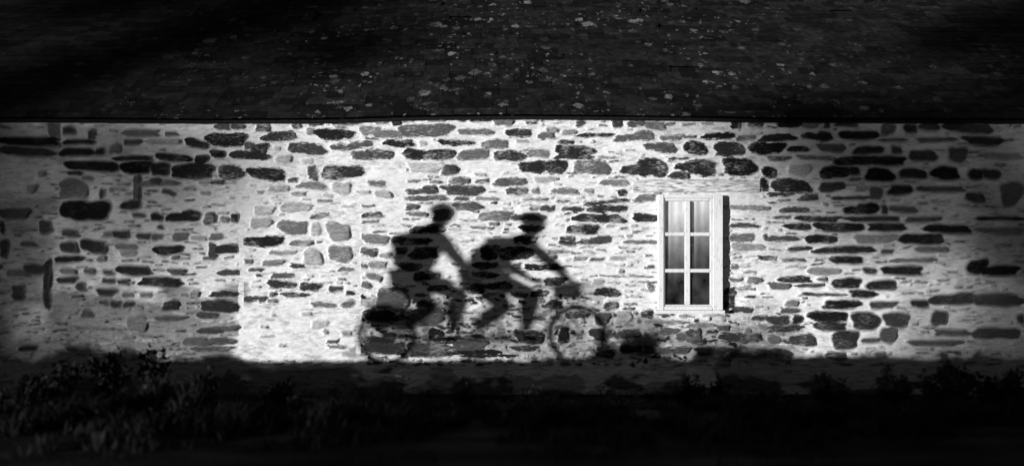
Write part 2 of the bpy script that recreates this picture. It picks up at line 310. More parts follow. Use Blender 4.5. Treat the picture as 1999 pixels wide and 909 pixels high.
patch(700, 600, 880, 720, .22, 10, .8, 60); patch(880, 640, 1250, 720, .25, 10, .7, 70); patch(930, 560, 1180, 700, .35, 8, .7, 60); patch(1240, 225, 1480, 262, .5, 15, .4)
patch(-400, 700, 480, 1200, .4, 14, .9, 26); patch(1330, 700, 2400, 1200, .5, 14, .9, 26); patch(480, 700, 1400, 1200, .9, 14, 1, 26); patch(690, 745, 1330, 1200, .3, 8, .7, 110)  # pale middle of the foot band stands in for fill light
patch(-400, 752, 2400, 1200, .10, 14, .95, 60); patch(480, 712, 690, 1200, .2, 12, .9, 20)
RAG = np.interp(PX, [250, 500, 1500, 1750], [.12, 1, 1, .12])
# lime ridge left standing at the jambs of the blocked doorway, and the smooth patch beside it
for px_, a_, b_ in ((470, 395, 692), (700, 395, 690)):
    k = (np.abs(PX - px_ + 6 * fbm(X, Z, .3, .3, 9)) < 5) & (PY > a_) & (PY < b_)
    FLD[k] = np.minimum(FLD[k], -.012); MOR[k] = .8
EZ = (700 - np.interp(PX, [-200, 0, 400, 650, 800, 1000, 1300, 1500, 1900, 2300], [234, 233, 236.5, 235.5, 230.5, 228, 230.5, 234.5, 236, 238])) / 165
hgt = .017 * np.clip(FLD / .012, -1, 1) * (.6 + .8 * vnoise(X, Z, .31, .17, 55)) + .030 * fbm(X, Z, .9, .5, 31) + .028 * fbm(X, Z, .24, .05, 41, 4) + .010 * fbm(X, Z, .10, .022, 61, 3)
P = np.stack([X, -.0 - hgt, np.minimum(Z, EZ - .012)], -1)
# hole for the window
HX0, HX1, HZ0, HZ1 = wx(1284), wx(1406), wz(603), wz(380)
cxs = (gx[:-1] + gx[1:]) / 2; czs = (gzv[:-1] + gzv[1:]) / 2; CX, CZ = np.meshgrid(cxs, czs)
keep = ~((CX > HX0) & (CX < HX1) & (CZ > HZ0) & (CZ < HZ1))
me = grid_mesh('stone_wall', P, keep)
at = me.attributes.new('stone', 'FLOAT_COLOR', 'POINT')
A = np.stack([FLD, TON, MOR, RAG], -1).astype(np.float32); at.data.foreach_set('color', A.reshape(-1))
m_wall = mat('limewashed_slate_rubble', .6, .9, .12); t = NT(m_wall)
ar = t.n('ShaderNodeAttribute', attribute_name='stone'); sp = t.n('ShaderNodeSeparateColor'); t.l(ar.outputs['Color'], sp.inputs[0])
fl, tn_, mo = sp.outputs; rg = ar.outputs['Alpha']
n1 = t.noise(9, (.8, 1, 2.8), 6, .65); n2 = t.noise(26, (.55, 1, 3.6), 5, .65); n3 = t.noise(60, (.32, 1, 2.8), 4, .65); n4 = t.noise(3, (1, 1, 1.5), 3)
raw = t.m('ADD', t.m('MULTIPLY', t.m('SUBTRACT', n1, .5), .085), t.m('MULTIPLY', t.m('SUBTRACT', n2, .5), .105))
fp = t.m('ADD', t.m('ADD', fl, .001), t.m('MULTIPLY', raw, rg))
sw = t.m('SUBTRACT', .034, t.m('MULTIPLY', rg, .029))
mask0 = t.rng(fp, t.m('MULTIPLY', sw, -1), sw, 0, 1, True)
smear = t.m('MULTIPLY', t.rng(t.m('ADD', t.m('MULTIPLY', n4, .5), t.m('MULTIPLY', n3, .5)), .53, .62, 0, .6), t.rng(rg, .25, 1, .15, 1))
mask = t.m('MULTIPLY', mask0, t.m('SUBTRACT', 1, smear))
stn = t.m('MULTIPLY', tn_, t.m('MULTIPLY', t.rng(n3, .3, .7, .45, 1.5), t.rng(n2, .3, .7, .65, 1.3)))
stk = t.rng(t.m('MULTIPLY', t.m('ADD', n1, n2), .5), .40, .52, .30, 1)      # thin wash lets grey through
thin = t.rng(n4, .38, .62, .15, .85)
mrt = t.m('MULTIPLY', mo, t.m('MULTIPLY', t.mix(thin, 1, stk), t.rng(n3, .3, .7, .86, 1.06)))
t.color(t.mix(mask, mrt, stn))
t.bump(t.m('ADD', n2, t.m('MULTIPLY', n3, .8)), .75, .018)

cot = empty('cottage', (0, 0, 0), 'long low stone cottage with limewashed rubble wall and dark slate roof', 'cottage')
link('wall', me, m_wall, cot)
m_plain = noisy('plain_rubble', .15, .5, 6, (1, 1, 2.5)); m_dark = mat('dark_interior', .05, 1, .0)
bm = bmesh.new()          # gables and back wall
for sx in (-1, 1):
    xo, xi = sx * 8.0, sx * 7.6
    v = [(-.02, -.55), (7.2, -.55), (7.2, 2.9), (3.6, 5.6), (-.02, 2.9)] 
    a_ = [bm.verts.new((xo, y, z)) for y, z in v]; b_ = [bm.verts.new((xi, y + (.03 if y < 0 else 0), z)) for y, z in v]
    bm.faces.new(a_); bm.faces.new(b_[::-1])
    for k in range(5): bm.faces.new((a_[k], a_[(k + 1) % 5], b_[(k + 1) % 5], b_[k]))
add_box(bm, -7.6, 7.6, 6.8, 7.18, -.55, 2.85)
link('wall', from_bm('back_walls', bm), m_plain, cot)
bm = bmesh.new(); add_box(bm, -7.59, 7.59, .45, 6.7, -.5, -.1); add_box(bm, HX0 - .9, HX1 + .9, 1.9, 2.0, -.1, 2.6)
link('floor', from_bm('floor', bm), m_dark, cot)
# reveals of the window hole
bm = bmesh.new()
add_box(bm, HX0 - .2, HX0 - .005, .03, .45, HZ0 - .3, HZ1 + .3); add_box(bm, HX1 + .005, HX1 + .2, .03, .45, HZ0 - .3, HZ1 + .3)
add_box(bm, HX0 - .003, HX1 + .003, .03, .45, HZ1 + .005, HZ1 + .3); add_box(bm, HX0 - .003, HX1 + .003, .03, .45, HZ0 - .3, HZ0 - .005)
link('window_reveal', from_bm('reveal', bm), mat('reveal_plaster', .35), cot)

# lintel slab
nxl, nzl = 150, 26; lx = np.linspace(wx(1232), wx(1487), nxl); lz = np.linspace(wz(377), wz(349), nzl); LX, LZ = np.meshgrid(lx, lz)
ed = np.minimum(np.minimum(LX - lx[0], lx[-1] - LX), np.minimum(LZ - lz[0], lz[-1] - LZ))
LZ2 = LZ + np.where(LZ > LZ.mean(), 1.4, .2) * .03 * fbm(LX, LZ * 0, .3, 1, 91) ; LY = -.016 - .012 * fbm(LX, LZ, .2, .04, 92) + .05 * np.clip(1 - ed / .02, 0, 1)
m_lin = mat('grey_lintel_stone', .4, .9, .1); t = NT(m_lin); a = t.noise(9, (.7, 1, 4), 5, .65); b = t.noise(30, (.5, 1, 4), 4, .6)
t.color(t.rng(t.m('MULTIPLY', t.m('ADD', a, b), .5), .38, .55, .06, .72)); t.bump(b, .7, .015)
link('lintel', grid_mesh('lintel', np.stack([LX, LY, LZ2], -1)), m_lin, cot)

# ------------------------------------------------------------------ window
def flaky():
    m = mat('old_white_paint', .7, .6, .2); t = NT(m); a = t.noise(26, (2, 2, .5), 5, .65); b = t.noise(60, (1, 1, 1), 3)
    t.color(t.m('MULTIPLY', t.rng(a, .32, .45, .42, .66), t.rng(b, .3, .7, .85, 1.05))); t.bump(a, .35, .004); return m
m_paint = flaky()
YF = -.085        # face of the casing
bm = bmesh.new()
O = (wx(1283.5), wx(1409), wz(603), wz(380)); I = (wx(1294), wx(1388), wz(598), wz(387))
add_box(bm, O[0], I[0], YF, .06, O[2], O[3], .006)
add_box(bm, I[1], O[1], YF, .06, O[2], O[3], .010)
add_box(bm, I[0] + .001, I[1] - .001, YF + .004, .06, I[3], O[3] - .003, .006)
add_box(bm, I[0] + .001, I[1] - .001, YF + .004, .06, O[2] + .002, I[2] + .012, .006)
win = link('window', from_bm('window', bm), m_paint, cot); 
bm = bmesh.new()  # sash
ys0, ys1 = -.072, -.035
add_box(bm, I[0] + .002, wx(1296.5), ys0, ys1, I[2] + .014, I[3] - .002, .003); add_box(bm, wx(1384), I[1] - .002, ys0, ys1, I[2] + .014, I[3] - .002, .003)
add_box(bm, wx(1297), wx(1383.5), ys0 + .002, ys1, wz(392), I[3] - .003, .003); add_box(bm, wx(1297), wx(1383.5), ys0 + .002, ys1, I[2] + .015, wz(593), .003)
add_box(bm, wx(1335), wx(1345), ys0 - .006, ys1 - .002, wz(592.5), wz(392.5), .004)
for yy in (456.5, 527):
    for a_, b_ in ((1297, 1334.7), (1345.3, 1383.5)): add_box(bm, wx(a_), wx(b_), ys0 - .003, ys1 - .004, wz(yy + 3.3), wz(yy - 3.3), .003)
link('sash', from_bm('sash', bm), m_paint, win)
bm = bmesh.new()
n_s = 60
add_box(bm, wx(1277), wx(1411), -.12, .06, wz(610), wz(603.6), .006)
for v in bm.verts: v.co.z += .004 * math.sin(v.co.x * 23) 
link('sill', from_bm('sill', bm), m_paint, win)
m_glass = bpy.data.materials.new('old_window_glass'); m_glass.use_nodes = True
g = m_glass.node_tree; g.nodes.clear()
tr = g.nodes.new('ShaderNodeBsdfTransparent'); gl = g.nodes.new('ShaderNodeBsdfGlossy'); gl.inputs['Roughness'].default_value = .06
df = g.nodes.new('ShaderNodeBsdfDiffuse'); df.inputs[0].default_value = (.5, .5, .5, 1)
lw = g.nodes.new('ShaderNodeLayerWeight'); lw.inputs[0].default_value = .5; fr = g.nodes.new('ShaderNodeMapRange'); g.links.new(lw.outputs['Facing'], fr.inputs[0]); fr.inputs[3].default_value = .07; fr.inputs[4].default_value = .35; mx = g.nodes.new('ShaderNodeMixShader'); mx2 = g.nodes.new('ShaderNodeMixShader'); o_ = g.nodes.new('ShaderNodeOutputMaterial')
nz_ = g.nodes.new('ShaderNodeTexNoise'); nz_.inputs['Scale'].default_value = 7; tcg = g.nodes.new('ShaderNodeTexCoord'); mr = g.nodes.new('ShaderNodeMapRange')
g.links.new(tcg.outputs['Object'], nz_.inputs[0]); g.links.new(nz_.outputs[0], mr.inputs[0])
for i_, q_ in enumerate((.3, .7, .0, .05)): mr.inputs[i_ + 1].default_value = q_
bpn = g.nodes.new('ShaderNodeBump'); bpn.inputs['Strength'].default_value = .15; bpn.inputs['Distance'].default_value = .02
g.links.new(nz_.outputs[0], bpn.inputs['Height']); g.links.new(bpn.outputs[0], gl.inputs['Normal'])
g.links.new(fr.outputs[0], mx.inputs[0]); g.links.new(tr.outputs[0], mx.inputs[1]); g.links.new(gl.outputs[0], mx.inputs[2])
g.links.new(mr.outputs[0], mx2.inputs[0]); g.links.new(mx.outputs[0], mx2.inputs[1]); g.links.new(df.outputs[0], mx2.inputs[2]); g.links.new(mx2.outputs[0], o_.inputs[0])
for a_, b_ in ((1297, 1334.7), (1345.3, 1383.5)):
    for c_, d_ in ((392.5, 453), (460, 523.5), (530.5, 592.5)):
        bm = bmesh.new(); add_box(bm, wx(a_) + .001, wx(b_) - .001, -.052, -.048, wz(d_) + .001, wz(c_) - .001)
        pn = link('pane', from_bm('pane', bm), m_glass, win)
# added pale sheet behind the panes; its graded opacity stands in for sky reflection
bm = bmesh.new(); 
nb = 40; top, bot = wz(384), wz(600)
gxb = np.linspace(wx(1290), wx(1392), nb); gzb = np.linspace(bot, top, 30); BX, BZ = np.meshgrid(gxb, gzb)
bm.free()
m_reflect = mat('pane_reflection_sheet', .85, .9, 0); tb = m_reflect.node_tree
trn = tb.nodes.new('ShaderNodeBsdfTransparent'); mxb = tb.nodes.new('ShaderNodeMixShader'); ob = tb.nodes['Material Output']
T_ = NT(m_reflect); tc = T_.n('ShaderNodeTexCoord'); sx_ = T_.n('ShaderNodeSeparateXYZ'); T_.l(tc.outputs['Object'], sx_.inputs[0])
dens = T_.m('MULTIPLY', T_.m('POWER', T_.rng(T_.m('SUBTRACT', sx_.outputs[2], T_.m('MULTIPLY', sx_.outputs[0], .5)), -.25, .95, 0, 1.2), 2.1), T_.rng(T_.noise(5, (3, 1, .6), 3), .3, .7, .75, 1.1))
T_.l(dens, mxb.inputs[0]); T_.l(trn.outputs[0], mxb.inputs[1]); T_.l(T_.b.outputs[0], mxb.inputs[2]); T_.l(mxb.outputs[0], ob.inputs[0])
link('reflection_sheet', grid_mesh('reflection_sheet', np.stack([BX, -.026 + .004 * np.sin(BX * 60), BZ], -1)), m_reflect, win)

# ------------------------------------------------------------------ roof
SL = R(38); cs, sn = math.cos(SL), math.sin(SL)
def eave_z(x):
    px = x * 165 + 1000
    return (700 - np.interp(px, [-200, 0, 400, 650, 800, 1000, 1300, 1500, 1900, 2300], [234, 233, 236.5, 235.5, 230.5, 228, 230.5, 234.5, 236, 238])) / 165
def roofpt(x, s, n=0):     # s up the slope from the drip edge, n off the slope
    dip = .03 * float(fbm(np.array(x), np.array(s), 2.4, 1.6, 301, 2)) * min(1, s)
    return Vector((x, -.075 + s * cs - (n + dip) * sn, float(eave_z(x)) + s * sn + (n + dip) * cs))
m_slate = mat('lichened_slate', .02, .85, .08); t = NT(m_slate)
tc = t.n('ShaderNodeTexCoord')
def spots(scale, cut, seed, rlo, rhi):
    mp = t.n('ShaderNodeMapping'); mp.inputs['Location'].default_value = (seed, seed * 1.7, seed * .3)
    wn = t.n('ShaderNodeTexNoise'); wn.inputs['Scale'].default_value = 22; t.l(tc.outputs['Object'], wn.inputs[0])
    ad = t.n('ShaderNodeVectorMath', operation='MULTIPLY_ADD'); t.l(wn.outputs['Color'], ad.inputs[0]); ad.inputs[1].default_value = (.11, .11, .11); t.l(tc.outputs['Object'], ad.inputs[2])
    t.l(ad.outputs[0], mp.inputs[0])
    v = t.n('ShaderNodeTexVoronoi'); v.inputs['Scale'].default_value = scale; t.l(mp.outputs[0], v.inputs[0])
    sc = t.n('ShaderNodeSeparateColor'); t.l(v.outputs['Color'], sc.inputs[0])
    on = t.m('GREATER_THAN', sc.outputs[0], cut)
    rad = t.rng(sc.outputs[1], 0, 1, rlo, rhi)
    e = t.rng(v.outputs['Distance'], t.m('MULTIPLY', rad, .75), rad, 1, 0, True)
    ring = t.rng(v.outputs['Distance'], 0, t.m('MULTIPLY', rad, .8), .45, 1)
    return t.m('MULTIPLY', t.m('MULTIPLY', e, on), t.m('MULTIPLY', ring, t.rng(sc.outputs[2], 0, 1, .15, 1)))
clus = t.rng(t.noise(1.3, (1, 1, 1), 3), .42, .58, .10, 1)
sa = spots(5.5, .55, 3.1, .2, .40); sb = spots(15, .72, 8.4, .2, .45); sc_ = spots(3.2, .88, 5.4, .18, .34)
s_all = t.m('MAXIMUM', t.m('MAXIMUM', sa, sb), sc_)
base = t.m('MULTIPLY', t.rng(t.noise(9, (1, 1, 1), 5), .3, .75, .004, .017), t.rng(t.noise(50, (.3, 1, 1), 3), .3, .7, .6, 1.5))
sxr = t.n('ShaderNodeSeparateXYZ'); t.l(tc.outputs['Object'], sxr.inputs[0])
mid = t.rng(t.m('ABSOLUTE', sxr.outputs[0]), 1.8, 6.0, 1, .18, True)  # lichen thins toward the roof ends, standing in for edge darkening
fa = t.m('MULTIPLY', t.m('MULTIPLY', s_all, t.m('MULTIPLY', clus, mid)), t.rng(t.noise(40, (.5, 1, 1), 3), .35, .6, .3, 1))
tn2 = t.n('ShaderNodeAttribute', attribute_name='tone')
t.color(t.mix(fa, t.m('MULTIPLY', base, tn2.outputs['Fac']), .30)); t.bump(t.noise(40, (.4, 1, 1), 4), .5, .008)
m_slate2 = m_slate
verts, faces, tones = [], [], []
gauge = .165; rr = random.Random(5); ncourse = int(4.75 / gauge)
for c in range(ncourse):
    x = -8.15 - rr.random() * .2
    s0 = c * gauge
    while x < 8.15:
        wd = rr.uniform(.20, .42); x1 = x + wd - rr.uniform(.003, .010)
        L_ = gauge * 1.9; th = .009; ds = rr.uniform(-.007, .007); tl = rr.uniform(0, .006); cr = rr.uniform(-.004, .004)
        if rr.random() < .012: x += wd; continue          # slipped slate
        b = len(verts); tones += [rr.uniform(.45, 1.6)] * 8
        for (xx, ss, nn) in ((x, s0 + ds + cr, .022 + tl), (x1, s0 + ds - cr, .022 + tl * .4), (x1, s0 + L_, .002), (x, s0 + L_, .002)):
            verts.append(roofpt(xx, ss, nn + th))
        for (xx, ss, nn) in ((x, s0 + ds + cr, .022 + tl), (x1, s0 + ds - cr, .022 + tl * .4), (x1, s0 + L_, .002), (x, s0 + L_, .002)):
            verts.append(roofpt(xx, ss, nn))
        faces += [(b, b + 1, b + 2, b + 3), (b + 7, b + 6, b + 5, b + 4), (b, b + 4, b + 5, b + 1), (b + 1, b + 5, b + 6, b + 2), (b + 2, b + 6, b + 7, b + 3), (b + 3, b + 7, b + 4, b)]
        x += wd
# back slope and under-boarding
def quad(pts): 
    b = len(verts); verts.extend(pts); faces.append(tuple(range(b, b + len(pts))))
xsr = np.linspace(-8.1, 8.1, 60)
for a_, b_ in zip(xsr, xsr[1:]):
    quad([roofpt(a_, .03, -.004), roofpt(b_, .03, -.004), roofpt(b_, 4.7, -.004), roofpt(a_, 4.7, -.004)])
    pa, pb = roofpt(a_, 4.7, .0), roofpt(b_, 4.7, .0)
    quad([pa, pb, Vector((b_, 7.35, 2.75)), Vector((a_, 7.35, 2.75))])
me = pd('roof', verts, faces); at = me.attributes.new('tone', 'FLOAT', 'POINT'); at.data.foreach_set('value', np.array(tones + [.3] * (len(verts) - len(tones)), dtype=np.float32))
roof = link('roof', me, m_slate, cot)
m_moss = noisy('dark_moss', .003, .012, 40)
rm = random.Random(9)
def cushion(px, py, r_):
    bm = bmesh.new()
    k = (454 - py) / F; s_ = None
    for q in range(470):
        s__ = q * .01; P_ = roofpt(wx(px) , s__, .03)
        if (P_.z - 1.49) / (P_.y + 9) >= k: s_ = s__; break
    if s_ is None: return
    P_ = roofpt((px - 1000) / F * (P_.y + 9), s_, .03)
    r = bmesh.ops.create_icosphere(bm, subdivisions=2, radius=r_)
    for v in r['verts']:
        v.co *= 1 + rm.uniform(-.18, .18); v.co.z *= .42
        v.co = Matrix.Rotation(SL, 3, 'X') @ v.co + P_
    link('moss', from_bm('moss', bm), m_moss, roof)
for px, py, r_ in ((1243, 20, .07), (1278, 50, .08), (1352, 14, .06), (1120, 45, .05), (690, 18, .05), (610, 30, .12), (605, 36, .1), (860, 8, .06), (965, 103, .04), (1095, 108, .04), (1485, 24, .04), (1048, 142, .05), (760, 96, .035), (540, 60, .05)):
    cushion(px, py, r_)
# eaves: a thin board and the mortar fillet under the first slates
bm = bmesh.new()
xsr = np.linspace(-8, 8, 90)
for a_, b_ in zip(xsr, xsr[1:]):
    za, zb = float(eave_z(a_)), float(eave_z(b_))
    vs = [bm.verts.new(c) for c in ((a_, -.045, za - .028), (b_, -.045, zb - .028), (b_, -.045, zb + .005), (a_, -.045, za + .005), (a_, .02, za - .028), (b_, .02, zb - .028))]
    bm.faces.new(vs[:4]); bm.faces.new((vs[4], vs[5], vs[1], vs[0]))
bmesh.ops.remove_doubles(bm, verts=bm.verts, dist=.0005)
link('eaves_board', from_bm('eaves', bm), noisy('tarred_eaves_board', .004, .012, 20, (1, 1, 1)), cot)

# ------------------------------------------------------------------ verge vegetation
m_leafd = noisy('dark_leaf', .004, .018, 14, (1, 1, 1), .8, .2)
m_leafm = noisy('grey_leaf', .05, .16, 10, (1, 1, 1), .8, .2)
m_stem = mat('stem', .02, .9)
def leaf(V, Fc, c, d, l, w_, up):
    d = d.normalized(); s = d.cross(up); s = s.normalized() if s.length > 1e-3 else Vector((1, 0, 0)); n_ = s.cross(d)
    b = len(V); V += [c, c + d * l * .45 + s * w_ / 2 + n_ * l * .06, c + d * l - n_ * l * .1, c + d * l * .45 - s * w_ / 2 + n_ * l * .06]; Fc.append((b, b + 1, b + 2, b + 3))
rg_ = random.Random(21)
def rv(): 
    return Vector((rg_.gauss(0, 1), rg_.gauss(0, 1), rg_.gauss(0, 1))).normalized()
def zg(x, y): return float(gz(np.array(float(x)), np.array(float(y))))
V, Fc = [], []
for k in range(52000):
    x = rg_.uniform(-4.8, 4.8); y = (-4.6 + abs(rg_.gauss(0, 1.0)) if rg_.random() < .85 else rg_.uniform(-1.6, -.1)) if rg_.random() < .72 else -4.4 - abs(rg_.gauss(0, .45))
    if y > -.05: continue
    z = zg(x, y); cl = vnoise(np.array(x), np.array(y), .5, .4, 5) + vnoise(np.array(x), np.array(y), .15, .15, 6)
    if cl < -.22 or (y < -4.6 and cl < .12): continue
    if y < -4.3: z += .035
    h = rg_.uniform(.02, .06) * (1 + 2.6 * max(0, float(cl))); a = rg_.uniform(0, 6.28); bend = rg_.uniform(.2, 1.1) * h
    wd = rg_.uniform(.003, .007); ca, sa_ = math.cos(a), math.sin(a)
    p0 = Vector((x, y, z - .01)); p1 = p0 + Vector((ca * bend * .3, sa_ * bend * .3, h * .6)); p2 = p0 + Vector((ca * bend, sa_ * bend, h))
    s = Vector((-sa_, ca, 0)) * wd; b = len(V)
    V += [p0 - s, p0 + s, p1 + s * .8, p1 - s * .8, p2]; Fc += [(b, b + 1, b + 2, b + 3), (b + 3, b + 2, b + 4)]
tag(link('grass', pd('grass', V, Fc), noisy('verge_grass', .002, .022, 1.6, (1, 1, 1), .8, .0)), 'dark rough grass growing along the verge below the cottage wall', 'grass', kind='stuff')
V, Fc = [], []
for k in range(30000):      # rough growth along the lane edge, most of it left of the picture, added and shaped so its shadow breaks up the foot of the wall
    x = rg_.uniform(-11.5, -1.9); y = rg_.uniform(-4.42, -4.0)
    xw = (x - y * math.tan(SUN_AZ)); pw = xw * 165 + 1000
    cl = float(vnoise(np.array(x), np.array(y), .42, .5, 15) + .7 * vnoise(np.array(x), np.array(y), .13, .2, 16)) 
    amp = float(np.interp(pw, [-200, 60, 150, 430, 470, 690, 720, 1150, 1250, 1500, 1600, 2200], [.1, .12, .26, .26, .05, .04, .10, .10, .24, .22, .09, .09]))
    h = amp * max(.10, .35 + 1.6 * cl) * rg_.uniform(.3, 1.1); z = zg(x, y); p = Vector((x, y, z))
    if rg_.random() < .55:
        a = rg_.uniform(0, 6.28); d2 = Vector((math.cos(a), math.sin(a), 0)); s = d2.orthogonal().normalized() * .004; b = len(V)
        p1 = p + d2 * h * .15 + Vector((0, 0, h * .6)); p2 = p + d2 * h * .4 + Vector((0, 0, h)); s = Vector((-d2.y, d2.x, 0)) * .004
        V += [p - s, p + s, p1 + s, p1 - s, p2]; Fc += [(b, b + 1, b + 2, b + 3), (b + 3, b + 2, b + 4)]
    else:
        leaf(V, Fc, p + Vector((0, 0, h * rg_.random())), rv(), rg_.uniform(.015, .05), rg_.uniform(.01, .03), rv())
tag(link('ground_cover', pd('ground_cover', V, Fc), m_leafd), 'tangled dark growth along the edge of the lane at the left', 'ground cover', kind='stuff')
def shrub(px, pytop, y, wpx, label, nleaf=900, lsz=.035, m=m_leafd, name='shrub', cat='shrub', group=None):
    d = y + 9; x = (px - 1000) / F * d; ztop = 1.49 + (454 - pytop) / F * d; z0 = zg(x, y); hw = wpx / 2 / F * d; h = max(.08, ztop - z0)
    t_ = empty(name, (x, y, z0), label, cat, group)
    V, Fc = [], []; bm = bmesh.new()
    nst = 9; tips = []
    for k in range(nst):
        a = rg_.uniform(0, 6.28); r_ = hw * rg_.uniform(.25, 1); hh = h * rg_.uniform(.55, 1) * (1 - .35 * (r_ / hw) ** 2)
        tip = Vector((x + math.cos(a) * r_, y + math.sin(a) * r_ * .7, z0 + hh)); base = Vector((x + math.cos(a) * r_ * .3, y + math.sin(a) * r_ * .2, z0 - .02))
        mid = base.lerp(tip, .5) + Vector((0, 0, hh * .12)); tips.append((base, mid, tip))
        add_tube(bm, [base, mid, tip], .005, 5, .002)
    for k in range(nleaf):
        b0, m0, t0 = rg_.choice(tips); f = rg_.uniform(.1, 1); p = b0.lerp(m0, f * 2) if f < .5 else m0.lerp(t0, f * 2 - 1)
        p = p + rv() * hw * .28 * rg_.random()
        if p.z < z0: p.z = z0 + rg_.random() * .05
        dd = rv(); dd.z = abs(dd.z) * .6
        leaf(V, Fc, p, dd, lsz * rg_.uniform(.6, 1.3), lsz * rg_.uniform(.4, .7), rv())
    link('foliage', pd('foliage', V, Fc), m, t_); link('stems', from_bm('stems', bm), m_stem, t_)
    return t_
GW = 'low weeds along the verge'
shrub(215, 648, -3.6, 100, 'tallest dark leafy shrub in front of the far left foot of the wall', 800, .05)
shrub(300, 664, -3.5, 120, 'dark leafy shrub just right of the tallest left shrub', 600, .05)
shrub(120, 695, -3.7, 150, 'low spreading dark shrub at the left corner of the verge', 700, .05)
shrub(395, 702, -3.7, 70, 'small round dark weed clump below the left grey patch', 700, .035, name='weed_clump', cat='weeds', group=GW)
shrub(1345, 702, -3.2, 70, 'narrow black weed clump below the right corner of the window', 900, .035, name='weed_clump', cat='weeds', group=GW)
shrub(1400, 722, -3.3, 60, 'short black weed clump right of the narrow one below the window', 600, .035, name='weed_clump', cat='weeds', group=GW)
shrub(1850, 692, -3.5, 110, 'tall dark shrub in front of the far right foot of the wall', 1300, .05)
shrub(1950, 705, -3.6, 130, 'dark shrub at the right edge of the verge', 1200, .05)
shrub(1740, 716, -3.6, 90, 'low dark weed clump left of the tall right shrub', 800, .04, name='weed_clump', cat='weeds', group=GW)
shrub(1620, 722, -3.5, 90, 'low dark weed clump midway between window and right shrubs', 700, .04, name='weed_clump', cat='weeds', group=GW)
shrub(640, 742, -3.4, 90, 'pale leaved weed clump below the blocked doorway', 600, .04, m_leafm, name='weed_clump', cat='weeds', group=GW)
shrub(540, 725, -3.3, 100, 'dark weed clump at the left side of the blocked doorway', 700, .035, name='weed_clump', cat='weeds', group=GW)
shrub(770, 720, -3.2, 110, 'pale leaved weed clump under the rear wheel of the riders\' shadow', 900, .03, m_leafm, name='weed_clump', cat='weeds', group=GW)
shrub(900, 745, -3.2, 110, 'dark weed clump under the middle of the riders\' shadow', 700, .03, name='weed_clump', cat='weeds', group=GW)
shrub(1060, 748, -3.2, 120, 'grey leaved weed clump under the front wheel of the riders\' shadow', 700, .03, m_leafm, name='weed_clump', cat='weeds', group=GW)
shrub(1210, 750, -3.2, 110, 'grey weed clump below and left of the window', 600, .03, m_leafm, name='weed_clump', cat='weeds', group=GW)
shrub(590, 770, -4.2, 70, 'small dark clump nearest the lane, below the blocked doorway', 500, .03, m_leafd, name='weed_clump', cat='weeds', group=GW)
shrub(1500, 760, -3.7, 120, 'dark clump on the verge crest right of the window', 700, .035, name='weed_clump', cat='weeds', group=GW)

# ------------------------------------------------------------------ behind the camera, added unseen for shade: low hedge across the lane and far trees that shade the ends of the house
def toward_sun(xw, L, zw=0): return Vector((xw, 0, zw)) + sdir * L
V, Fc = [], []; rg_ = random.Random(33)
HY = -12.6
hx = np.linspace(-27, 3, 120)
core_v, core_f = [], []
for i, x in enumerate(hx):
    tp = .90 + .12 * float(fbm(np.array(x), np.array(0.), 1.3, 1, 401)) 
    core_v += [(x, HY - .5, .2), (x, HY - .4, tp - .15), (x, HY, tp - .05), (x, HY + .4, tp - .15), (x, HY + .5, .2)]
    if i:
        a = (i - 1) * 5; b = i * 5
        core_f += [(a + k, a + k + 1, b + k + 1, b + k) for k in range(4)]
for k in range(26000):
    x = rg_.uniform(-27, 3); tp = .90 + .12 * float(fbm(np.array(x), np.array(0.), 1.3, 1, 401))
    a = rg_.uniform(0, 3.14); y = HY + math.cos(a) * .48 * rg_.uniform(.85, 1.1); z = .3 + (tp - .3) * math.sin(a) ** .6 * rg_.uniform(.92, 1.03)
    leaf(V, Fc, Vector((x, y, z)), rv(), rg_.uniform(.03, .07), rg_.uniform(.02, .04), rv())
hd = empty('shade_hedge', (-12, HY, .4), 'low clipped hedge added out of view across the lane to shade the verge', 'shade_hedge')
link('branches', pd('core', core_v, core_f), m_leafd, hd); link('foliage', pd('leaves', V, Fc), m_leafd, hd)

def tree(xw, L, zc, rw, rh, n_, label, lsz=.3):
    p = toward_sun(xw, L); bx, by = p.x, p.y
    c = Vector((bx, by, sdir.z * L + zc)); g0 = .4
    t_ = empty('shade_tree', (bx, by, g0), label, 'tree', 'trees added out of view for shade')
    bm = bmesh.new(); add_tube(bm, [(bx, by, g0 - .2), (bx + .1, by, c.z - rh * .4), (bx - .1, by, c.z + rh * .3)], .38, 10, .12)
    cl = []
    for k in range(46):
        d = rv(); r_ = rg_.uniform(.35, .98); q = c + Vector((d.x * rw * r_, d.y * rw * r_, d.z * rh * r_)); cl.append((q, rg_.uniform(.5, 1.15)))
        st = Vector((bx, by, min(q.z - .4, c.z + rh * .2)))
        if st.z > g0 + 1.5 and k < 30: add_tube(bm, [st, st.lerp(q, .5) + rv() * .3, q], .09, 5, .02)
    V, Fc = [], []
    for k in range(n_):
        q, r_ = rg_.choice(cl); pnt = q + rv() * r_ * rg_.random() ** .4
        leaf(V, Fc, pnt, rv(), lsz * rg_.uniform(.6, 1.2), lsz * rg_.uniform(.5, .8), rv())
    link('crown', pd('crown', V, Fc), m_leafd, t_); link('trunk', from_bm('trunk', bm), m_stem, t_)
tree(-9.1, 105, 2.6, 4.0, 6.0, 9500, 'tall unseen tree added far behind the lane to shade the left end of the wall')
tree(-16.0, 112, 2.4, 4.2, 5.6, 6500, 'second tall unseen tree, added further left for shade')
tree(9.0, 105, 2.6, 4.0, 6.0, 9500, 'tall unseen tree added far behind the lane to shade the right end of the wall')
tree(14.5, 112, 2.6, 4.2, 6.0, 6500, 'second tall unseen tree, added further right for shade')

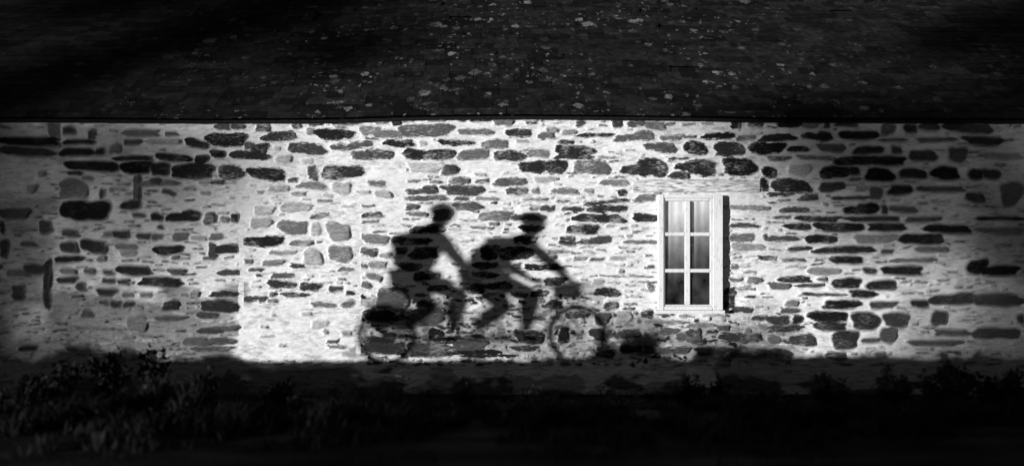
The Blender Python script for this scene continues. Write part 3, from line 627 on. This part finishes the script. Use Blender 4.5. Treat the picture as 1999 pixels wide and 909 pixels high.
# ------------------------------------------------------------------ tandem and its two riders, riding by outside the picture; the sun throws their shadow on the wall
TY = -4.75; TZ = .385
TXO = TY * math.tan(SUN_AZ)                    # shadow of (x, TY) falls at x - TXO
DROP = -TY * math.tan(SUN_EL) / math.cos(SUN_AZ)
def T(px, py, dy=0): return Vector((wx(px - 3) + TXO, TY + dy, (702 - py) * 1.045 / 165 + TZ))
m_met = noisy('painted_steel', .04, .06, 30, rough=.4, bump=0); m_rub = mat('rubber', .03, .8); m_chr = mat('bare_metal', .5, .3, .5, 1)
m_cloth = noisy('dark_jacket', .05, .09, 20, rough=.95); m_cl2 = noisy('grey_jersey', .15, .22, 20, rough=.95); m_skin = mat('skin', .4, .6); m_hair = mat('hair', .03, .7); m_hel = mat('helmet_shell', .25, .35); m_pack = mat('canvas', .1, .95); m_shoe = mat('shoe', .04, .6)
RA, FA = (757, 646), (1130, 646)
tan_ = empty('tandem_bicycle', T(945, 702), 'long tandem bicycle ridden along the lane outside the left of the picture', 'bicycle')
bm = bmesh.new()
RB, FB, RS, FS, HT, HB = (842, 655), (985, 655), (818, 565), (958, 563), (1084, 556), (1094, 590)
for a_, b_, r_ in ((RB, FB, .018), (RB, RS, .016), (FB, FS, .016), (RS, FS, .015), (FS, HT, .016), (FB, HB, .018), (HT, HB, .019), (RS, FB, .012)):
    add_tube(bm, [T(*a_), T(*b_)], r_, 10)
for s in (-.055, .055):
    add_tube(bm, [T(*RA, s), T(RB[0], RB[1], s * .5)], .009, 8); add_tube(bm, [T(*RA, s), T(RS[0], RS[1], s * .3)], .008, 8)
    add_tube(bm, [T(*HB, 0), T(1098, 597, s), T(*FA, s)], .011, 8)
link('frame', from_bm('frame', bm), m_met, tan_)
for c in (RA, FA):
    bm = bmesh.new(); ctr = T(*c)
    ring = [ctr + Vector((math.cos(a) * .325, 0, math.sin(a) * .325)) for a in np.linspace(0, 2 * math.pi, 49)]
    add_tube(bm, ring, .030, 8); wh = link('wheel', from_bm('tyre', bm), m_rub, tan_)
    bm = bmesh.new(); ring = [ctr + Vector((math.cos(a) * .302, 0, math.sin(a) * .302)) for a in np.linspace(0, 2 * math.pi, 49)]; add_tube(bm, ring, .009, 6); link('rim', from_bm('rim', bm), m_chr, wh)
    bm = bmesh.new(); add_tube(bm, [ctr + Vector((0, -.05, 0)), ctr + Vector((0, .05, 0))], .022, 10)
    for k in range(32):
        a = 2 * math.pi * k / 32; s = (-1) ** k * .03; a2 = a + (.9 if k % 4 < 2 else -.9)
        add_tube(bm, [ctr + Vector((math.cos(a2) * .02, s, math.sin(a2) * .02)), ctr + Vector((math.cos(a) * .3, 0, math.sin(a) * .3))], .0013, 4)
    link('spokes', from_bm('spokes', bm), m_chr, wh)
for S_, top in ((RS, 549), (FS, 548)):
    bm = bmesh.new(); c = T(S_[0] - 6, top)
    add_tube(bm, [T(*S_), T(S_[0] - 4, top + 3)], .013, 8)
    prof = [(-.13, .075, 0), (-.10, .085, .004), (-.03, .055, 0), (.05, .025, 0), (.13, .018, .002)]
    rows = [[bm.verts.new(c + Vector((px_, wd_ * q, up - .035 * (abs(q) ** 2)))) for q in (-1, -.5, 0, .5, 1)] for px_, wd_, up in prof]
    rows2 = [[bm.verts.new(v.co - Vector((0, 0, .03))) for v in r_] for r_ in rows]
    for a_, b_ in zip(rows, rows[1:]):
        for k in range(4): bm.faces.new((a_[k], a_[k + 1], b_[k + 1], b_[k]))
    for a_, b_ in zip(rows2, rows2[1:]):
        for k in range(4): bm.faces.new((b_[k], b_[k + 1], a_[k + 1], a_[k]))
    for k in range(4): bm.faces.new((rows[0][k + 1], rows[0][k], rows2[0][k], rows2[0][k + 1])); bm.faces.new((rows[-1][k], rows[-1][k + 1], rows2[-1][k + 1], rows2[-1][k]))
    for k in (0, 4):
        for a_ in range(4): bm.faces.new((rows[a_][k], rows[a_ + 1][k], rows2[a_ + 1][k], rows2[a_][k]))
    bmesh.ops.recalc_face_normals(bm, faces=bm.faces); link('saddle', from_bm('saddle', bm), m_rub, tan_)
for cpx, py_, sx0, sy0 in ((1087, 548, 1082, 553), (906, 549, 950, 556)):
    bm = bmesh.new(); add_tube(bm, [T(sx0, sy0), T(cpx - 6, py_)], .013, 8)
    add_tube(bm, [T(cpx, py_ + 2, -.25), T(cpx - 2, py_ + 1, -.17), T(cpx - 6, py_, -.05), T(cpx - 6, py_, .05), T(cpx - 2, py_ + 1, .17), T(cpx, py_ + 2, .25)], .013, 8)
    link('handlebar', from_bm('bar', bm), m_rub, tan_)
for B_ in (RB, FB):
    bm = bmesh.new(); add_tube(bm, [T(*B_, -.07), T(*B_, .07)], .02, 10)
    for s, dx in ((-1, 28), (1, -28)):
        add_tube(bm, [T(*B_, s * .075), T(B_[0] + dx, B_[1], s * .085)], .010, 6)
    ringp = [T(*B_, .05) + Vector((math.cos(a) * .09, 0, math.sin(a) * .09)) for a in np.linspace(0, 6.283, 33)]; add_tube(bm, ringp, .004, 5)
    for k in range(5): add_tube(bm, [T(*B_, .05), T(*B_, .05) + Vector((math.cos(k * 1.257) * .09, 0, math.sin(k * 1.257) * .09))], .004, 4)
    ck = link('crank', from_bm('crank', bm), m_chr, tan_)
    for s, dx in ((-1, 28), (1, -28)):
        bm = bmesh.new(); c = T(B_[0] + dx, B_[1], s * .13); add_box(bm, c.x - .04, c.x + .04, c.y - .045, c.y + .045, c.z - .010, c.z + .010, .004); link('pedal', from_bm('pedal', bm), m_rub, ck)
bm = bmesh.new()
add_tube(bm, [T(812, 588), T(735, 590)], .006, 6); add_tube(bm, [T(735, 590), T(*RA, .06)], .005, 6); add_tube(bm, [T(735, 590), T(*RA, -.06)], .005, 6)
link('rack', from_bm('rack', bm), m_met, tan_)
for s in (-1, 1):
    c = T(768, 615, s * .12); bm = bmesh.new(); add_box(bm, c.x - .13, c.x + .12, c.y - .05, c.y + .05, c.z - .14, c.z + .14, .03); tag(link('pannier', from_bm('pannier', bm), m_pack, tan_))
c = T(1112, 566); bm = bmesh.new(); add_box(bm, c.x - .07, c.x + .07, c.y - .11, c.y + .11, c.z - .08, c.z + .08, .025); link('handlebar_bag', from_bm('bag', bm), m_pack, tan_)

def skin(name, pts, edges, m, parent, root=0, sub=2):
    """pts: [(Vector, radius_a, radius_b)]"""
    me = bpy.data.meshes.new(name); me.from_pydata([tuple(p[0]) for p in pts], edges, []); me.update()
    o = link(name, me, m, parent)
    md = o.modifiers.new('skin', 'SKIN'); md.use_smooth_shade = True
    if not me.skin_vertices: return o
    for i, p in enumerate(pts):
        sv = me.skin_vertices[0].data[i]; sv.radius = (p[1], p[2]); sv.use_root = (i == root)
    s = o.modifiers.new('sub', 'SUBSURF'); s.levels = sub; s.render_levels = sub
    return o
def rider(J, lab, jacket, helmet=True, pack=False):
    r = empty('person', T(J['hip'][0], 702), lab, 'person')
    pts, ed = [], []
    def v(p, a, b=None): pts.append((p, a, b or a)); return len(pts) - 1
    def e(a, b): ed.append((a, b))
    pel = v(T(*J['hip']), .13, .12); sp1 = v(T(*J['sp']), .125, .11); ch = v(T(*J['chest']), .15, .12); nk = v(T(*J['neck']), .06); hd0 = v(T(J['head'][0] - 3, J['head'][1] + 9), .062); hd1 = v(T(J['head'][0] + 1, J['head'][1] - 2), .092, .085); hd2 = v(T(J['head'][0], J['head'][1] - 13), .075)
    for a, b in ((pel, sp1), (sp1, ch), (ch, nk), (nk, hd0), (hd0, hd1), (hd1, hd2)): e(a, b)
    arms, legs = [], []
    for s in (-1, 1):
        sh = v(T(J['sh'][0], J['sh'][1], s * .185), .062); el = v(T(J['el'][0], J['el'][1], s * .25), .043); wr = v(T(J['wr'][0], J['wr'][1], s * .21), .028); pa = v(T(J['wr'][0] + 9, J['wr'][1] + 3, s * .205), .024, .036)
        for a, b in ((ch, sh), (sh, el), (el, wr), (wr, pa)): e(a, b)
        arms.append([pts[k] for k in (sh, el, wr)])
        kn, an = (J['kn1'], J['an1']) if s < 0 else (J['kn2'], J['an2'])
        hp = v(T(J['hip'][0] + 4, J['hip'][1] + 4, s * .095), .098); k_ = v(T(kn[0], kn[1], s * .11), .062); cf = v(T(kn[0] * .62 + an[0] * .38 - 4, kn[1] * .62 + an[1] * .38, s * .115), .058); a_ = v(T(an[0], an[1], s * .12), .038)
        for a, b in ((pel, hp), (hp, k_), (k_, cf), (cf, a_)): e(a, b)
        legs.append([pts[k] for k in (hp, k_, cf, a_)])
    body = skin('body', pts, ed, m_skin, r)
    # fingers curled round the grip, thumb from the side of the palm
    for s in (-1, 1):
        base = T(J['wr'][0] + 9, J['wr'][1] + 3, s * .205); bm = bmesh.new()
        for q, ln in ((-.03, .9), (-.01, 1.0), (.011, .95), (.031, .8)):
            b0 = base + Vector((.0, q, .006)); add_tube(bm, [b0, b0 + Vector((.034, 0, .012)) * ln, b0 + Vector((.058, 0, -.006)) * ln, b0 + Vector((.052, 0, -.032)) * ln, b0 + Vector((.030, 0, -.042)) * ln], .0095, 8, .007)
        b0 = base + Vector((-.02, -s * .03, 0)); add_tube(bm, [b0, b0 + Vector((.018, -s * .018, -.012)), b0 + Vector((.036, -s * .012, -.03))], .011, 8, .008)
        link('fingers', from_bm('fingers', bm), m_skin, body, smooth=True)
    # jacket and trousers follow the body a little wider
    jp = [(pts[pel][0] + Vector((-.01, 0, .02)), .17, .145), (pts[sp1][0] + Vector((-.03, 0, .02)), .20, .165), (pts[ch][0] + Vector((-.02, 0, 0)), .195, .16), (T(J['neck'][0] - 4, J['neck'][1] + 4), .075, .075)]; je = [(0, 1), (1, 2), (2, 3)]
    for a in arms:
        n0 = len(jp); jp += [(a[0][0], .075, .075), (a[1][0], .054, .054), (a[1][0].lerp(a[2][0], .85), .038, .038)]; je += [(2, n0), (n0, n0 + 1), (n0 + 1, n0 + 2)]
    skin('jacket', jp, je, jacket, r)
    tp = [(pts[pel][0], .148, .135)]; te = []
    for a in legs:
        n0 = len(tp); tp += [(a[0][0], .125, .12), (a[1][0], .092, .092), (a[2][0], .080, .080), (a[2][0].lerp(a[3][0], .8), .056, .056)]; te += [(0, n0), (n0, n0 + 1), (n0 + 1, n0 + 2), (n0 + 2, n0 + 3)]
    skin('trousers', tp, te, m_cloth, r)
    for s, an in ((-1, J['an1']), (1, J['an2'])):
        sp_ = [(T(an[0] - 5, an[1] + 8, s * .12), .036, .036), (T(an[0] + 10, an[1] + 9, s * .125), .042, .036), (T(an[0] + 26, an[1] + 12, s * .13), .034, .024)]
        skin('shoe', sp_, [(0, 1), (1, 2)], m_shoe, r, sub=2)
    # face and helmet
    hc = T(J['head'][0] + 1, J['head'][1] - 3)
    bm = bmesh.new()
    add_tube(bm, [hc + Vector((.085, 0, .02)), hc + Vector((.112, 0, -.015)), hc + Vector((.092, 0, -.028))], .010, 8, .013)
    link('nose', from_bm('nose', bm), m_skin, body, smooth=True)
    for s in (-1, 1):
        bm = bmesh.new(); add_tube(bm, [hc + Vector((.0, s * .082, .02)), hc + Vector((-.008, s * .098, .0)), hc + Vector((.0, s * .085, -.03))], .012, 8); link('ear', from_bm('ear', bm), m_skin, body, smooth=True)
        bm = bmesh.new(); bmesh.ops.create_uvsphere(bm, u_segments=10, v_segments=8, radius=.013, matrix=Matrix.Translation(hc + Vector((.078, s * .032, .012)))); link('eye', from_bm('eye', bm), m_hair, body, smooth=True)
    bm = bmesh.new()

    add_tube(bm, [hc + Vector((.078, -.022, -.052)), hc + Vector((.085, 0, -.054)), hc + Vector((.078, .022, -.052))], .005, 6)
    link('mouth', from_bm('mouth', bm), m_hair, body, smooth=True)
    bm = bmesh.new(); rs = bmesh.ops.create_uvsphere(bm, u_segments=24, v_segments=14, radius=1)
    for v_ in list(bm.verts):
        if v_.co.z < -.12: v_.co.z = -.12
    for v_ in bm.verts: v_.co = hc + Vector((v_.co.x * .118 - .008, v_.co.y * .095, v_.co.z * .11 + .045))
    link('helmet', from_bm('helmet', bm), m_hel, r, smooth=True)
    bm = bmesh.new(); bmesh.ops.create_uvsphere(bm, u_segments=20, v_segments=12, radius=1)
    for v_ in bm.verts: v_.co = hc + Vector((v_.co.x * .085 - .025, v_.co.y * .088, v_.co.z * .09 + .005))
    link('hair', from_bm('hair', bm), m_hair, r, smooth=True)
    return r
rider(dict(hip=(812, 541), sp=(814, 505), chest=(828, 470), neck=(846, 448), head=(866, 427), sh=(830, 468), el=(858, 514), wr=(898, 544), kn1=(880, 571), an1=(862, 640), kn2=(864, 597), an2=(806, 640)),
      'helmeted cyclist in dark jacket sitting upright on the rear saddle of the tandem', m_cloth)
rider(dict(hip=(950, 540), sp=(962, 503), chest=(996, 480), neck=(1024, 466), head=(1044, 446), sh=(1004, 478), el=(1042, 520), wr=(1078, 545), kn1=(1020, 570), an1=(1006, 640), kn2=(1007, 595), an2=(950, 640)),
      'helmeted cyclist in grey jersey leaning forward on the front saddle of the tandem', m_cl2)
